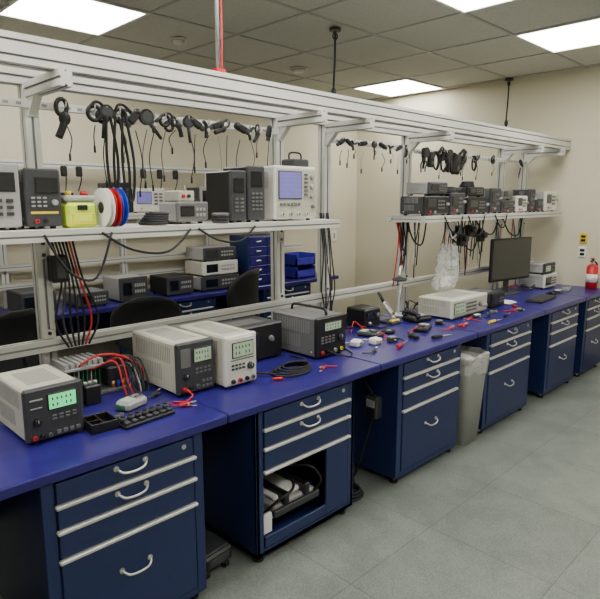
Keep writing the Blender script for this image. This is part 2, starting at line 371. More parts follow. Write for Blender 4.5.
# ---------------- instruments ----------------
def instrument(name,x,y,z,w,d,h,body='cream',face='dgrey',rot=0,el=(),vents=True,handle=None,feet=True,bez=None):
    b=B(name,XF(x,y,z,rot)); fz=.014 if feet else 0
    if feet:
        for px in (.03,w-.03):
            for py in (.04,d-.04): b.cyl((px,py,0),(px,py,fz+.002),.014,'rubber',10)
    b.box(0,w,.012,d,fz,h,body,.008)
    b.box(-.003,w+.003,0,.03,fz-.002,h+.003,face,.008)
    if bez: b.box(.01,w-.01,-.004,.004,fz+.012,h-.012,bez,.003)
    if vents:
        n=max(5,int(d/.022))
        for r0,r1 in ((.18,.48),(.56,.86)):
            for i in range(n):
                yy=.07+i*(d-.11)/n
                if r0<.3 and i<n*.25: continue
                for sx in (-.0012,w-.0005): b.box(sx,sx+.0017,yy,yy+(d-.11)/n*.32,fz+h*r0,fz+h*r1,'slot_shade')
        for i in range(n):
            yy=.09+i*(d-.15)/n
            b.box(w*.2,w*.8,yy,yy+(d-.15)/n*.3,h-.0005,h+.0012,'slot_shade')
        b.cyl((-.0015,.05,fz+h*.12),(.001,.05,fz+h*.12),.006,'steel',8); b.cyl((-.0015,d-.04,fz+h*.12),(.001,d-.04,fz+h*.12),.006,'steel',8)
    for e in el:
        k=e[0]; F=-.005 if bez else -.001
        if k=='lcd':
            _,u0,v0,u1,v1,m=e; a0,a1,c0,c1=u0*w,u1*w,v0*h,v1*h
            b.box(a0-.006,a1+.006,F-.003,F+.002,c0-.006,c1+.006,'black',.002); b.box(a0,a1,F-.0045,F,c0,c1,m)
            if m in ('lcdg','lcdp'):
                for rr in range(2):
                    for i in range(5):
                        if i==2 and rr==0: continue
                        dx=a0+(i+.65)*(a1-a0)/6; zz=c0+(c1-c0)*(.18+.42*rr); b.box(dx,dx+(a1-a0)*.055,F-.0055,F-.004,zz,zz+(c1-c0)*.2,'seg')
            if m=='screen':
                for i in range(1,8): b.box(a0+(a1-a0)*i/8-.0005,a0+(a1-a0)*i/8+.0005,F-.005,F-.004,c0,c1,'lgrey')
                for i in range(1,6): b.box(a0,a1,F-.005,F-.004,c0+(c1-c0)*i/6-.0005,c0+(c1-c0)*i/6+.0005,'lgrey')
        elif k=='knob':
            _,u,v,r,m=e; b.cyl((u*w,F,v*h),(u*w,F-.018,v*h),r,m,18,r2=r*.88); b.box(u*w-.001,u*w+.001,F-.0195,F-.017,v*h,v*h+r*.8,'paper')
        elif k=='jack':
            _,u,v,r,m=e; b.cyl((u*w,F,v*h),(u*w,F-.012,v*h),r,m,14); b.cyl((u*w,F-.01,v*h),(u*w,F-.013,v*h),r*.45,'black',10)
        elif k=='btns':
            _,u0,v0,u1,v1,nx,ny,m=e
            for i in range(nx):
                for j in range(ny):
                    cx=(u0+(u1-u0)*(i+.5)/nx)*w; cz=(v0+(v1-v0)*(j+.5)/ny)*h; bw=(u1-u0)*w/nx*.32; bh=(v1-v0)*h/ny*.26
                    b.box(cx-bw,cx+bw,F-.006,F,cz-bh,cz+bh,m,.001)
        elif k=='pan':
            _,u0,v0,u1,v1,m=e; b.box(u0*w,u1*w,F-.002,F+.001,v0*h,v1*h,m,.001)
        elif k=='lead':
            _,u,v,m,pts=e; b.cyl((u*w,F-.01,v*h),(u*w,F-.045,v*h),.008,m,10); b.tube([(u*w,F-.04,v*h)]+list(pts),.0045,m,6)
    if handle=='top':
        b.tube([(w*.5,.05,h),(w*.5,.06,h+.03),(w*.5,.1,h+.04),(w*.5,d-.1,h+.04),(w*.5,d-.06,h+.03),(w*.5,d-.05,h)],.009,'black')
    if handle=='side':
        b.tube([(-.004,.10,h*.75),(-.022,.11,h*.75),(-.022,d*.5,h*.75),(-.022,d-.11,h*.75),(-.004,d-.1,h*.75)],.008,'black')
    b.box(w*.6,w*.6+.05,d-.001,d+.01,fz+.04,fz+.08,'black',.003)
    return b.done()

instrument('bench_power_supply',.755,2.335,BT,.235,.36,.235,'cream','dgrey',el=[('lcd',.40,.60,.88,.86,'lcdg'),('pan',.08,.66,.28,.68,'lgrey'),('pan',.08,.80,.30,.83,'lgrey'),('jack',.12,.14,.009,'red'),('jack',.25,.14,.009,'black'),('jack',.38,.14,.009,'grey'),('btns',.48,.08,.95,.22,4,1,'grey'),('btns',.42,.38,.90,.50,4,2,'grey'),('knob',.18,.42,.016,'black')])
instrument('bench_power_supply',1.515,2.40,BT,.225,.46,.28,'cream','dgrey',el=[('lcd',.44,.62,.90,.86,'lcdp'),('pan',.08,.55,.34,.9,'grey'),('jack',.15,.15,.011,'red'),('jack',.33,.15,.011,'black'),('jack',.51,.15,.011,'grey'),('btns',.62,.08,.93,.28,3,2,'grey'),('btns',.44,.38,.90,.52,4,2,'grey'),('knob',.2,.38,.017,'black'),('lead',.15,.15,'red',[(.03,-.08,.03),(-.01,-.07,.006),(-.05,-.03,.006)])])
instrument('programmable_power_supply',1.765,2.335,BT,.215,.44,.285,'cream','white',bez='white',el=[('lcd',.22,.60,.85,.86,'lcdp'),('pan',.15,.53,.9,.55,'grey'),('btns',.15,.34,.6,.48,4,2,'dgrey'),('knob',.76,.38,.02,'dgrey'),('jack',.2,.14,.012,'black'),('jack',.42,.14,.012,'red'),('jack',.64,.14,.012,'black'),('jack',.84,.14,.012,'grey')])
instrument('electronic_load',2.52,2.385,BT,.275,.42,.265,'grey','black',handle='top',el=[('lcd',.25,.68,.8,.86,'lcdp'),('btns',.10,.36,.6,.56,4,3,'grey'),('knob',.8,.45,.02,'dgrey'),('jack',.16,.16,.012,'red'),('jack',.36,.16,.012,'black'),('jack',.6,.16,.012,'lgrey'),('jack',.82,.16,.012,'yellow'),('lead',.36,.16,'rubber',[(.12,-.07,.03),(.2,-.09,.006),(.28,-.05,.006),(.33,.05,.006)])])
instrument('power_supply_box',2.04,2.62,BT,.40,.28,.23,'dgrey','black',el=[('lcd',.1,.5,.5,.8,'glass'),('knob',.75,.6,.02,'grey')])
instrument('signal_analyzer',4.18,2.41,BT,.60,.34,.17,'cream','white',bez='cream',el=[('lcd',.05,.3,.32,.8,'lcdp'),('btns',.36,.25,.66,.8,6,3,'grey'),('knob',.75,.55,.022,'grey'),('jack',.86,.4,.012,'steel'),('jack',.94,.4,.012,'steel'),('pan',.03,.1,.97,.16,'grey')])
instrument('data_logger',4.92,2.43,BT,.25,.32,.14,'dgrey','black',el=[('lcd',.1,.4,.5,.8,'glass'),('btns',.55,.3,.9,.7,3,2,'grey')])
instrument('spectrum_analyzer',6.42,2.56,BT,.34,.3,.16,'lgrey','white',el=[('lcd',.08,.3,.5,.8,'glass'),('btns',.55,.25,.92,.8,4,3,'grey')])
instrument('spectrum_analyzer',6.44,2.58,BT+.163,.30,.27,.12,'lgrey','dgrey',el=[('lcd',.08,.3,.5,.8,'lcdp'),('btns',.55,.25,.92,.8,4,2,'grey')])
# shelf A
instrument('shelf_power_supply',.70,2.70,SH,.23,.22,.29,'cream','lgrey',el=[('lcd',.3,.6,.9,.85,'glass'),('btns',.1,.2,.9,.5,4,3,'dgrey')])
instrument('shelf_power_supply',.955,2.70,SH,.155,.22,.27,'grey','dgrey',handle='side',el=[('lcd',.3,.62,.9,.85,'glass'),('btns',.1,.36,.6,.56,3,3,'lgrey'),('pan',.1,.26,.9,.3,'yellow'),('jack',.25,.14,.01,'red'),('jack',.5,.14,.01,'black'),('knob',.8,.45,.014,'lgrey')])
b=B('handheld_tester',XF(1.135,2.70,SH))
b.box(0,.15,0,.11,0,.12,'ygreen',.015); b.box(.02,.13,-.004,.01,.015,.07,'yellow',.004); b.box(.03,.12,-.006,0,.03,.06,'ygreen',.002); b.box(.0,.15,.01,.10,.12,.155,'lgrey',.012); b.box(.05,.10,-.006,0,.085,.11,'black',.002)
b.cyl((.03,.05,.155),(.03,.05,.175),.015,'yellow'); b.cyl((.11,.05,.155),(.11,.05,.175),.02,'red'); b.done()
for (x,m) in ((1.33,'paper'),(1.365,'red'),(1.40,'bluep')):
    b=B('wire_spool'); r=.095; cz=SH+r+.001
    b.cyl((x-.015,2.72,cz),(x-.012,2.72,cz),r,m,32); b.cyl((x+.010,2.72,cz),(x+.013,2.72,cz),r,m,32)
    b.cyl((x-.012,2.72,cz),(x+.010,2.72,cz),r*.75,m,32); b.cyl((x-.017,2.72,cz),(x-.0148,2.72,cz),r*.3,'black',20); b.done()
instrument('shelf_instrument',1.745,2.70,SH,.20,.2,.12,'lgrey','grey',el=[('lcd',.1,.4,.5,.8,'glass'),('btns',.55,.3,.9,.8,3,2,'lgrey')],vents=False)
b=B('project_box',XF(1.77,2.73,SH+.124,8)); b.box(0,.12,0,.12,0,.06,'cream',.006); b.cyl((.03,-.001,.03),(.03,-.012,.03),.01,'red'); b.cyl((.07,-.001,.03),(.07,-.012,.03),.01,'black'); b.cyl((.1,.06,.06),(.1,.06,.09),.004,'steel'); b.done()
instrument('shelf_instrument',2.08,2.66,SH,.115,.25,.30,'black','dgrey',el=[('lcd',.2,.6,.8,.85,'glass'),('btns',.15,.2,.85,.5,2,4,'grey')],vents=False)
instrument('shelf_instrument',2.21,2.66,SH,.13,.25,.33,'black','dgrey',el=[('lcd',.2,.65,.8,.9,'glass'),('btns',.15,.2,.85,.55,3,5,'grey')])
instrument('oscilloscope',2.42,2.655,SH,.36,.25,.34,'white','white',bez='cream',el=[('lcd',.08,.42,.62,.90,'screen'),('btns',.67,.45,.80,.9,1,6,'grey'),('knob',.88,.82,.016,'lgrey'),('knob',.88,.64,.016,'lgrey'),('knob',.88,.46,.016,'lgrey'),('btns',.08,.26,.6,.36,6,1,'grey'),('jack',.15,.13,.013,'steel'),('jack',.35,.13,.013,'steel'),('jack',.55,.13,.013,'steel'),('jack',.75,.13,.013,'steel'),('knob',.9,.26,.012,'grey')])
b=B('portable_radio_tester',XF(2.62,2.70,SH+.344)); b.box(0,.15,0,.12,0,.05,'dgrey',.01); b.tube([(.02,.06,.05),(.03,.06,.09),(.12,.06,.09),(.13,.06,.05)],.006,'black'); b.done()
b=B('coiled_cable')
for i in range(5): b.ring((1.59+.006*i,2.70,SH+.012+.012*i),.07-.004*i,.008,'rubber')
b.tube([(1.66,2.70,SH+.012),(1.70,2.64,SH+.01),(1.72,2.66,SH+.01)],.007,'rubber'); b.done()
b=B('cable_bundle')
for i in range(4): b.ring((2.0,2.66,SH+.010+.014*i),.038+.003*(i%2),.009,('dgrey','rubber','rubber','grey')[i])
b.done()
for (x,w,h,bd,fc,dd) in ((4.08,.38,.16,'dgrey','black',.25),(4.49,.24,.19,'black','dgrey',.25),(4.78,.40,.15,'black','black',.25),(5.22,.20,.24,'grey','dgrey',.25),(5.46,.28,.12,'black','dgrey',.25),(5.79,.24,.17,'cream','white',.25),(6.07,.15,.24,'dgrey','dgrey',.25),(6.27,.17,.14,'lgrey','dgrey',.25),(6.50,.32,.22,'lgrey','white',.25)):
    instrument('rack_instrument',x,2.65,SH,w,dd,h,bd,fc,el=[('lcd',.1,.45,.45,.85,'glass'),('btns',.5,.3,.8,.85,3,3,'grey'),('knob',.9,.6,.014,'lgrey'),('jack',.2,.2,.01,'red'),('jack',.4,.2,.01,'lgrey')])
instrument('stacked_instrument',4.16,2.66,SH+.166,.28,.24,.11,'lgrey','dgrey',el=[('lcd',.1,.45,.45,.85,'glass'),('btns',.5,.3,.9,.85,4,3,'grey')])
instrument('stacked_instrument',4.79,2.66,SH+.156,.30,.24,.09,'dgrey','black',el=[('lcd',.1,.45,.45,.85,'glass'),('btns',.5,.3,.9,.85,4,3,'grey')])
instrument('stacked_instrument',5.50,2.67,SH+.126,.22,.22,.10,'lgrey','grey',el=[('lcd',.1,.45,.45,.85,'glass'),('btns',.5,.3,.9,.85,3,2,'grey')])
for x,y,z in ((4.61,2.76,SH+.195),(4.94,2.76,SH+.249),(5.91,2.76,SH+.175)):
    b=B('looped_cable')
    for i in range(4): b.ring((x+.004*i,y,z+.009+.012*i),.075-.006*i,.008,'rubber',sx=1,sy=.8)
    b.done()

# ---------------- bench clutter ----------------
b=B('circuit_board_test_rig',XF(1.06,2.73,BT))
b.box(0,.40,0,.21,0,.02,'grey',.004)
for i in range(9): b.box(.03+i*.022,.034+i*.022,.02,.20,.02,.15,'pcb' if i%3 else 'lgrey'); b.box(.036+i*.022,.046+i*.022,.05,.09,.06,.12,'black')
b.box(.02,.24,.01,.20,.15,.165,'lgrey',.003)
for i in range(7): b.box(.03+i*.03,.05+i*.03,.02,.19,.165,.19,'lgrey',.002)
b.box(.26,.38,.03,.2,.02,.13,'dgrey',.01)
for i in range(6): b.box(.27,.37,.04+i*.026,.05+i*.026,.13,.16,'black')
for i in range(4): b.cyl((.28+i*.028,.02,.02),(.28+i*.028,.02,.055),.01,'bluep' if i%2 else 'copper',10)
R=random.Random(3)
for i in range(12):
    x=.22+.18*R.random(); m=('red','black','rubber','rubber','black','lgrey','rubber','black')[i%8]
    b.tube([(x-.1,.02,.14),(x,-.04,.15+.05*R.random()),(x+R.uniform(0,.03),-.10,.06),(x+R.uniform(0,.03),-.12,.008)],.0045,m,6)
b.tube([(.1,.02,.17),(.18,-.02,.22),(.3,-.04,.2),(.40,-.06,.12),(.42,-.04,.02)],.006,'red',8); b.done()
b=B('component_rack',XF(1.01,2.60,BT)); b.box(0,.10,0,.08,0,.15,'dgrey',.006); b.box(.12,.20,0.02,.08,0,.10,'black',.006)
for i in range(4): b.box(.01,.09,-.004,.002,.015+i*.034,.038+i*.034,'grey',.002)
for i in range(3): b.cyl((.135+.025*i,.05,.10),(.135+.025*i,.05,.115),.009,'lgrey',10)
b.done()
b=B('parts_tray',XF(.995,2.27,BT,-4))
b.box(0,.12,0,.13,0,.008,'black')
for a in ((0,.12,0,.007),(0,.12,.123,.13),(0,.007,.007,.123),(.113,.12,.007,.123),(.055,.062,.007,.123)): b.box(*a,.008,.045,'black',.002)
b.box(.007,.055,.06,.067,.008,.04,'black'); b.done()
b=B('keypad_connector_strip',XF(1.125,2.215,BT,5))
b.box(0,.27,0,.085,0,.018,'black',.005)
for i in range(7):
    x=.021+i*.038
    b.cyl((x,.055,.018),(x,.055,.042),.014,'dgrey',14); b.cyl((x,.055,.042),(x,.055,.050),.010,'black',14); b.box(x-.013,x+.013,.010,.034,.018,.030,'dgrey',.003)
b.done()
b=B('handheld_meter',XF(1.235,2.40,BT,18))
b.box(0,.14,0,.09,0,.045,'lgrey',.012); b.box(.015,.07,.015,.075,.045,.049,'lcdp',.002); b.box(.08,.13,.02,.07,.045,.049,'grey',.002)
for i in range(3): b.cyl((.09+.015*i,.035,.049),(.09+.015*i,.035,.054),.005,'red' if i==1 else 'black',8)
b.box(-.01,.0,.02,.07,.01,.035,'pcb',.002); b.done()
def aclip(x,y,r,m='red'):
    b=B('alligator_clip',XF(x,y,BT+.003,r))
    for a in (-8,8):
        T=b.T; b.T=T@Matrix.Translation((0,0,.012))@Matrix.Rotation(math.radians(a),4,'Y'); b.box(0,.06,-.01,.01,-.004,.004,m,.003); b.box(.05,.085,-.006,.006,-.002,.002,'steel',.001); b.T=T
    b.cyl((.045,-.011,.012),(.045,.011,.012),.007,'steel'); b.tube([(0,0,.012),(-.02,.015,.006),(-.04,.06,.005)],.004,m,6)
    b.done()
for q in ((1.445,2.29,-25,'red'),(1.42,2.50,30,'black'),(2.44,2.24,200,'red'),(3.86,2.24,10,'red'),(4.32,2.30,150,'red'),(2.9,2.24,20,'black'),(4.55,2.26,40,'black'),(3.32,2.32,120,'black'),(4.9,2.24,-20,'red')): aclip(*q)
def driver(x,y,r,m):
    b=B('screwdriver',XF(x,y,BT,r)); b.cyl((0,0,.014),(.09,0,.014),.013,m,12,r2=.011); b.cyl((.09,0,.014),(.19,0,.014),.004,'steel',8); b.done()
driver(3.12,2.20,15,'red'); driver(4.30,2.14,-5,'yellow'); driver(3.52,2.18,-15,'rubber'); driver(5.1,2.28,40,'red'); driver(4.62,2.16,12,'rubber')
def smallbox(n,x,y,r,w,d,h,m,m2):
    b=B(n,XF(x,y,BT,r)); b.box(0,w,0,d,0,h,m,.006); b.box(w*.15,w*.85,d*.15,d*.85,h,h+.003,m2,.001); b.cyl((w*.5,-.001,h*.5),(w*.5,-.012,h*.5),.006,'steel',8); b.done()
smallbox('component_box',3.22,2.33,-12,.07,.05,.035,'dgrey','lgrey'); smallbox('component_box',3.98,2.38,20,.08,.06,.03,'black','grey'); smallbox('component_box',4.42,2.32,-8,.09,.05,.025,'dgrey','paper'); smallbox('component_box',4.72,2.30,10,.07,.05,.03,'grey','black'); smallbox('component_box',2.85,2.52,5,.08,.09,.05,'black','dgrey'); smallbox('component_box',5.0,2.17,25,.10,.06,.02,'black','grey'); smallbox('component_box',6.25,2.34,-10,.09,.07,.03,'dgrey','paper'); smallbox('component_box',6.50,2.32,10,.12,.08,.04,'lgrey','grey')
b=B('usb_adapter',XF(1.16,2.34,BT,40)); b.box(0,.05,0,.03,0,.02,'dgrey',.004); b.box(.05,.065,.006,.024,.004,.015,'steel'); b.done()
b=B('tape_roll'); b.ring((3.46,2.52,BT+.014),.032,.013,'rubber'); b.ring((3.46,2.52,BT+.014),.022,.008,'lgrey'); b.done()
b=B('coiled_test_lead')
for i in range(4): b.ring((2.24+.01*i,2.33-.004*i,BT+.009+.010*i),.115-.012*i,.006,'rubber',sx=1.15,sy=.8)
b.tube([(2.36,2.33,BT+.012),(2.42,2.40,BT+.03),(2.46,2.5,BT+.012),(2.46,2.57,BT+.01)],.006,'rubber')
b.tube([(2.13,2.33,BT+.012),(2.06,2.38,BT+.02),(2.02,2.45,BT+.012)],.006,'rubber'); b.cyl((2.05,2.28,BT+.011),(2.10,2.25,BT+.011),.009,'red',10); b.done()
for x,y,r in ((2.95,2.40,20),(3.07,2.36,-10)):
    b=B('power_adapter',XF(x,y,BT,r)); b.box(0,.08,0,.07,0,.045,'paper',.010); b.box(.02,.03,-.015,.0,.02,.035,'steel'); b.box(.05,.06,-.015,.0,.02,.035,'steel')
    b.tube([(.04,.07,.02),(.05,.10,.015),(.06,.14,.006),(.04,.17,.006)],.0035,'paper',6); b.done()
def multimeter(x,y,r,m='black'):
    b=B('multimeter',XF(x,y,BT,r)); b.box(0,.11,0,.19,0,.035,m,.012); b.box(.018,.092,.12,.17,.034,.038,'lcdp',.002); b.cyl((.055,.07,.035),(.055,.07,.046),.028,'dgrey'); b.box(.052,.058,.07,.095,.046,.048,'paper')
    for i in range(3): b.cyl((.025+.03*i,.02,.034),(.025+.03*i,.02,.038),.008,'red' if i else 'lgrey',10)
    b.tube([(.03,.02,.04),(.02,-.03,.03),(-.01,-.05,.006),(-.03,-.03,.006)],.004,'red',6); b.tube([(.08,.02,.04),(.10,-.03,.03),(.13,-.02,.006)],.004,'rubber',6); b.done()
multimeter(3.62,2.42,-70); multimeter(3.26,2.46,15,'dgrey')
b=B('soldering_station',XF(3.44,2.74,BT)); b.box(0,.2,0,.2,0,.15,'black',.012); b.box(.02,.12,-.004,.0,.07,.12,'glass'); b.cyl((.16,0,.09),(.16,-.018,.09),.018,'grey'); b.cyl((.05,0,.035),(.05,-.02,.035),.012,'steel')
b.tube([(.05,-.02,.035),(.07,-.08,.01),(.16,-.09,.01),(.22,-.05,.03)],.006,'rubber'); b.done()
b=B('soldering_iron_stand',XF(3.70,2.66,BT)); b.box(0,.12,0,.14,0,.02,'dgrey',.006)
for i in range(14): b.ring((.06,.05+i*.006,.07+i*.006),.028,.0028,'steel',axis='y',seg=14)
b.cyl((.06,.14,.16),(.06,.20,.24),.013,'black',12); b.cyl((.06,.05,.06),(.06,.14,.16),.006,'steel',8); b.box(.01,.11,.01,.05,.02,.035,'yellow',.006)
b.tube([(.06,.02,.02),(.055,.03,.06)],.006,'steel'); b.done()
b=B('articulated_magnifier_arm',XF(4.02,2.84,BT)); b.cyl((0,0,0),(0,0,.03),.05,'white',20); b.tube([(0,0,.03),(.0,0,.16),(.02,-.01,.30),(-.02,-.04,.42),(-.10,-.08,.44),(-.14,-.1,.38)],.011,'white'); b.ring((-.15,-.11,.35),.05,.012,'dgrey',seg=20); b.cyl((-.15,-.11,.348),(-.15,-.11,.352),.045,'bag',20); b.done()
b=B('power_strip',XF(3.42,2.955,BT)); b.box(0,.5,-.005,.02,0,.05,'black',.006)
for i in range(5): b.box(.04+i*.09,.09+i*.09,-.008,-.004,.01,.04,'dgrey',.003)
b.tube([(0,.008,.025),(-.03,.0,.01),(-.04,-.0,.007)],.007,'rubber'); b.done()
R=random.Random(11)
def tangle(xa,xb,ya,yb,n,zmax,seg=4):
    b=B('desk_cable_tangle')
    for i in range(n):
        m=('rubber','red','rubber','lgrey','rubber','rubber','rubber')[i%7]
        pts=[(R.uniform(xa,xb),R.uniform(ya,yb),BT+.008)]
        for k in range(seg): pts.append((min(xb,max(xa,pts[-1][0]+R.uniform(-.14,.14))),min(yb,max(ya,pts[-1][1]+R.uniform(-.09,.09))),BT+.009+R.random()*zmax))
        b.tube(pts,.005,m,6)
    b.done()
tangle(2.86,3.40,2.70,2.93,14,.08); tangle(4.12,4.75,2.80,2.92,9,.12); tangle(1.55,2.0,2.885,2.945,6,.03); tangle(5.22,5.45,2.62,2.9,8,.05); tangle(6.1,6.38,2.62,2.9,5,.05); tangle(4.10,4.55,2.34,2.37,3,.004)
b=B('pliers',XF(4.0,2.20,BT,15))
b.tube([(0,.0,.012),(.06,.012,.012),(.12,.006,.012)],.009,'red'); b.tube([(0,.05,.012),(.06,.036,.012),(.12,.02,.012)],.009,'red'); b.cyl((.125,.013,.004),(.125,.013,.02),.015,'steel'); b.cyl((.13,.013,.012),(.19,.013,.012),.011,'steel',10,r2=.003); b.done()
def mouse(x,y,r):
    b=B('computer_mouse',XF(x,y,BT,r)); b.ball((0,0,.018),.05,'black',(.62,1,.36)); b.cyl((0,.02,.033),(0,.03,.037),.006,'grey'); b.box(-.028,.028,-.04,.04,.001,.01,'black',.003)
    b.tube([(0,.048,.012),(.01,.07,.005),(.02,.10,.005)],.0035,'rubber',6); b.done()
mouse(3.46,2.30,-20); mouse(6.12,2.36,-20)
b=B('desk_telephone',XF(3.88,2.56,BT,-8)); b.box(0,.20,0,.17,0,.04,'black',.012); b.box(.07,.18,.02,.15,.04,.05,'dgrey',.004)
for i in range(3):
    for j in range(4): b.box(.085+i*.028,.105+i*.028,.03+j*.022,.045+j*.022,.05,.055,'lgrey',.001)
b.tube([(.03,.0,.065),(.028,.085,.08),(.03,.17,.065)],.018,'black'); b.ball((.03,.01,.055),.026,'black',(1,1,.7)); b.ball((.03,.16,.055),.026,'black',(1,1,.7)); b.done()
b=B('computer_monitor',XF(5.86,2.72,BT,-8))
b.box(-.36,.36,-.02,.012,.15,.60,'black',.008); b.box(-.342,.342,-.023,-.018,.175,.582,'glass'); b.box(-.2,.2,.012,.05,.22,.5,'dgrey',.02)
b.box(-.035,.035,.02,.05,.01,.35,'dgrey',.006); b.frus((0,.03),0,.015,.30,.2,.28,.18,'dgrey'); b.done()
b=B('keyboard',XF(5.52,2.22,BT,4)); b.box(0,.46,0,.16,0,.018,'black',.006)
for j in range(5):
    for i in range(15): b.box(.012+i*.029,.036+i*.029,.012+j*.028,.034+j*.028,.018,.026,'dgrey',.002)
b.done()
b=B('document_sheets')
for i in range(3):
    T=b.T; b.T=XF(5.26+.02*i,2.42+.012*i,BT+.001+.002*i,8*i); b.box(0,.17,0,.13,0,.0015,'paper'); b.T=T
b.done()
b=B('plastic_bag'); n=36; rows=22; cx,cy,zt,zb=4.62,2.74,-.40,-.815; G=[]
for j in range(rows+1):
    t=j/rows; row=[]
    for i in range(n):
        a=2*math.pi*i/n
        k=.62+.42*math.sin(min(1.0,t*1.02)*math.pi*.62); k*= (1 if t<.93 else 1-(t-.93)*3.5)
        q=Vector((math.cos(a)*1.6,math.sin(a)*1.6,t*4.2)); d=noise.noise(q*1.3)*.055+noise.noise(q*3.1)*.03
        w=.15*k+d; e=.065*k+d*.7
        row.append(b.v((cx+math.cos(a)*w+.03*math.sin(t*5),cy+math.sin(a)*e,zt+(zb-zt)*t+noise.noise(q*2+Vector((9,0,0)))*(.05 if j==0 else .015 if j<rows else 0))))
    G.append(row)
for j in range(rows):
    for i in range(n): b.f([G[j][i],G[j][(i+1)%n],G[j+1][(i+1)%n],G[j+1][i]],'bag',False)
b.f(G[-1],'bag'); b.tube([(cx-.03,cy,zt-.03),(cx,cy,zt+.1),(cx+.01,cy,-.19)],.004,'paper',6); b.box(cx-.08,cx+.05,cy-.02,cy+.02,zb+.03,zb+.12,'paper',.01); b.done()
b=B('hanging_wire_bundle')
R=random.Random(21)
for x in (4.08,4.12,4.17,4.24,4.35,4.42,4.86,4.92,4.98,5.06,5.18,5.3,5.38,5.45,5.6,5.9,6.3,6.5):
    for k in range(3):
        L=R.uniform(.15,.58); m=R.choice(('rubber','rubber','rubber','rubber','paper','rubber','red','rubber','lgrey')); dx=R.uniform(-.1,.1)
        b.tube([(x+.01*k,2.93,SH-.06),(x+dx*.4,2.91,SH-.06-L*.4),(x+dx,2.90+R.uniform(-.01,.02),SH-.06-L)],.0055,m,6)
for x0_,x1_,s_ in ((4.2,4.5,.2),(4.85,5.2,.22),(5.05,5.5,.3),(5.4,5.9,.16),(6.0,6.5,.2)):
    b.tube([(x0_,2.9,SH-.06),(x0_+(x1_-x0_)*.25,2.88,SH-.06-s_*.8),(x0_+(x1_-x0_)*.7,2.88,SH-.06-s_),(x1_,2.9,SH-.06)],.007,'rubber')
for x,z in ((4.98,-.30),(5.12,-.38),(5.27,-.30),(5.5,-.36)):
    b.box(x-.05,x+.05,2.86,2.92,z-.07,z+.05,'black',.01); b.cyl((x,2.86,z),(x,2.82,z),.03,'dgrey'); b.cyl((x,2.90,z+.05),(x,2.90,SH-.055),.006,'black',8)
b.box(4.84,4.94,2.86,2.9,-.30,-.22,'paper',.004); b.tube([(4.84,2.86,-.22),(4.80,2.84,-.26),(4.86,2.84,-.36),(4.93,2.84,-.33)],.008,'paper'); b.done()
b=B('shelf_edge_cables')
for x0,x1,s_ in ((.98,1.3,.20),(1.25,1.75,.1),(1.8,2.2,.07)):
    b.tube([(x0,2.592,SH-.02),(x0+(x1-x0)*.3,2.58,SH-s_*.8-.03),(x0+(x1-x0)*.7,2.58,SH-s_-.03),(x1,2.592,SH-.02)],.006,'rubber')
for x0,x1,s_ in ((4.3,4.6,.12),(4.7,5.0,.15),(5.2,5.45,.10)):
    b.tube([(x0,2.592,SH-.01),(x0+(x1-x0)*.3,2.58,SH-s_*.8-.03),(x0+(x1-x0)*.7,2.58,SH-s_-.03),(x1,2.592,SH-.01)],.006,'rubber')
for i in range(7):
    x=1.15+i*.018; b.tube([(x,2.96,SH-.06),(x+.03,2.93,-.4),(x-.02+.02*i,2.92,-.62),(x+.03,2.9,-.76)],.006,('rubber','dgrey','rubber','rubber','rubber','red','rubber')[i])
b.box(1.13,1.22,2.92,2.985,-.42,-.28,'black',.01); b.box(1.15,1.20,2.91,2.92,-.40,-.30,'dgrey',.004)
b.done()
b=B('post_cables')
for i in range(6):
    x=3.16+i*.018; b.tube([(x,2.97,-.1),(x+.02,2.95,-.4),(x+.03*(i%3-1),2.92,-.66),(x-.02,2.90,-.80),(x-.06,2.89,-.90)],.005,('rubber','rubber','dgrey','lgrey','rubber','rubber')[i])
b.done()

# under bench things
b=B('waste_bin'); cx,cy=3.955,2.20
A,T=b.frus((cx,cy),FL+.01,-1.20,.24,.28,.33,.36,'bin',cap=False,rc=.18)
b.f(A[::-1],'bin'); b.frus((cx,cy),-1.22,-1.185,.345,.375,.35,.38,'bin',cap=False,rc=.18)
b.frus((cx,cy),-1.60,-1.21,.25,.27,.315,.345,'paper',cap=False,rc=.18)
b.frus((cx,cy),FL,FL+.012,.24,.28,.24,.28,'bin',rc=.18)
R=random.Random(8); rr=[]
for j,(z,k) in enumerate(((-1.31,1.02),(-1.24,1.06),(-1.178,1.04),(-1.165,.98),(-1.24,.94))):
    row=[]
    for i in range(28):
        a=2*math.pi*i/28; c_,s_=math.cos(a),math.sin(a); e=4; rad=1/((abs(c_)**e+abs(s_)**e)**(1/e))
        row.append(b.v((cx+.172*k*rad*c_*(1+R.uniform(-.02,.03)),cy+.187*k*rad*s_*(1+R.uniform(-.02,.03)),z+R.uniform(-.03,.03)*(1 if j==0 else .35))))
    rr.append(row)
for j in range(4):
    for i in range(28): b.f([rr[j][i],rr[j][(i+1)%28],rr[j+1][(i+1)%28],rr[j+1][i]],'bag',False)
b.ball((cx,cy,-1.24),.11,'paper',(1.1,1.1,.4)); b.done()
b=B('wheeled_equipment_dolly',XF(1.48,2.16,FL,6))
b.box(0,.19,0,.34,.05,.13,'black',.012); b.box(.015,.175,.015,.325,.13,.14,'dgrey',.004); b.box(.03,.16,-.004,.002,.07,.11,'dgrey',.003)
for px in (.03,.16):
    for py in (.035,.305):
        b.cyl((px-.012,py,.024),(px+.012,py,.024),.024,'rubber',16); b.box(px-.016,px+.016,py-.012,py+.012,.03,.052,'steel',.003)
b.tube([(.1,.33,.10),(.1,.42,.06),(.02,.55,.01)],.008,'rubber'); b.done()
b=B('floor_cable_coil')
for i in range(3): b.ring((2.66,2.24,FL+.012+.016*i),.10-.01*i,.009,'rubber')
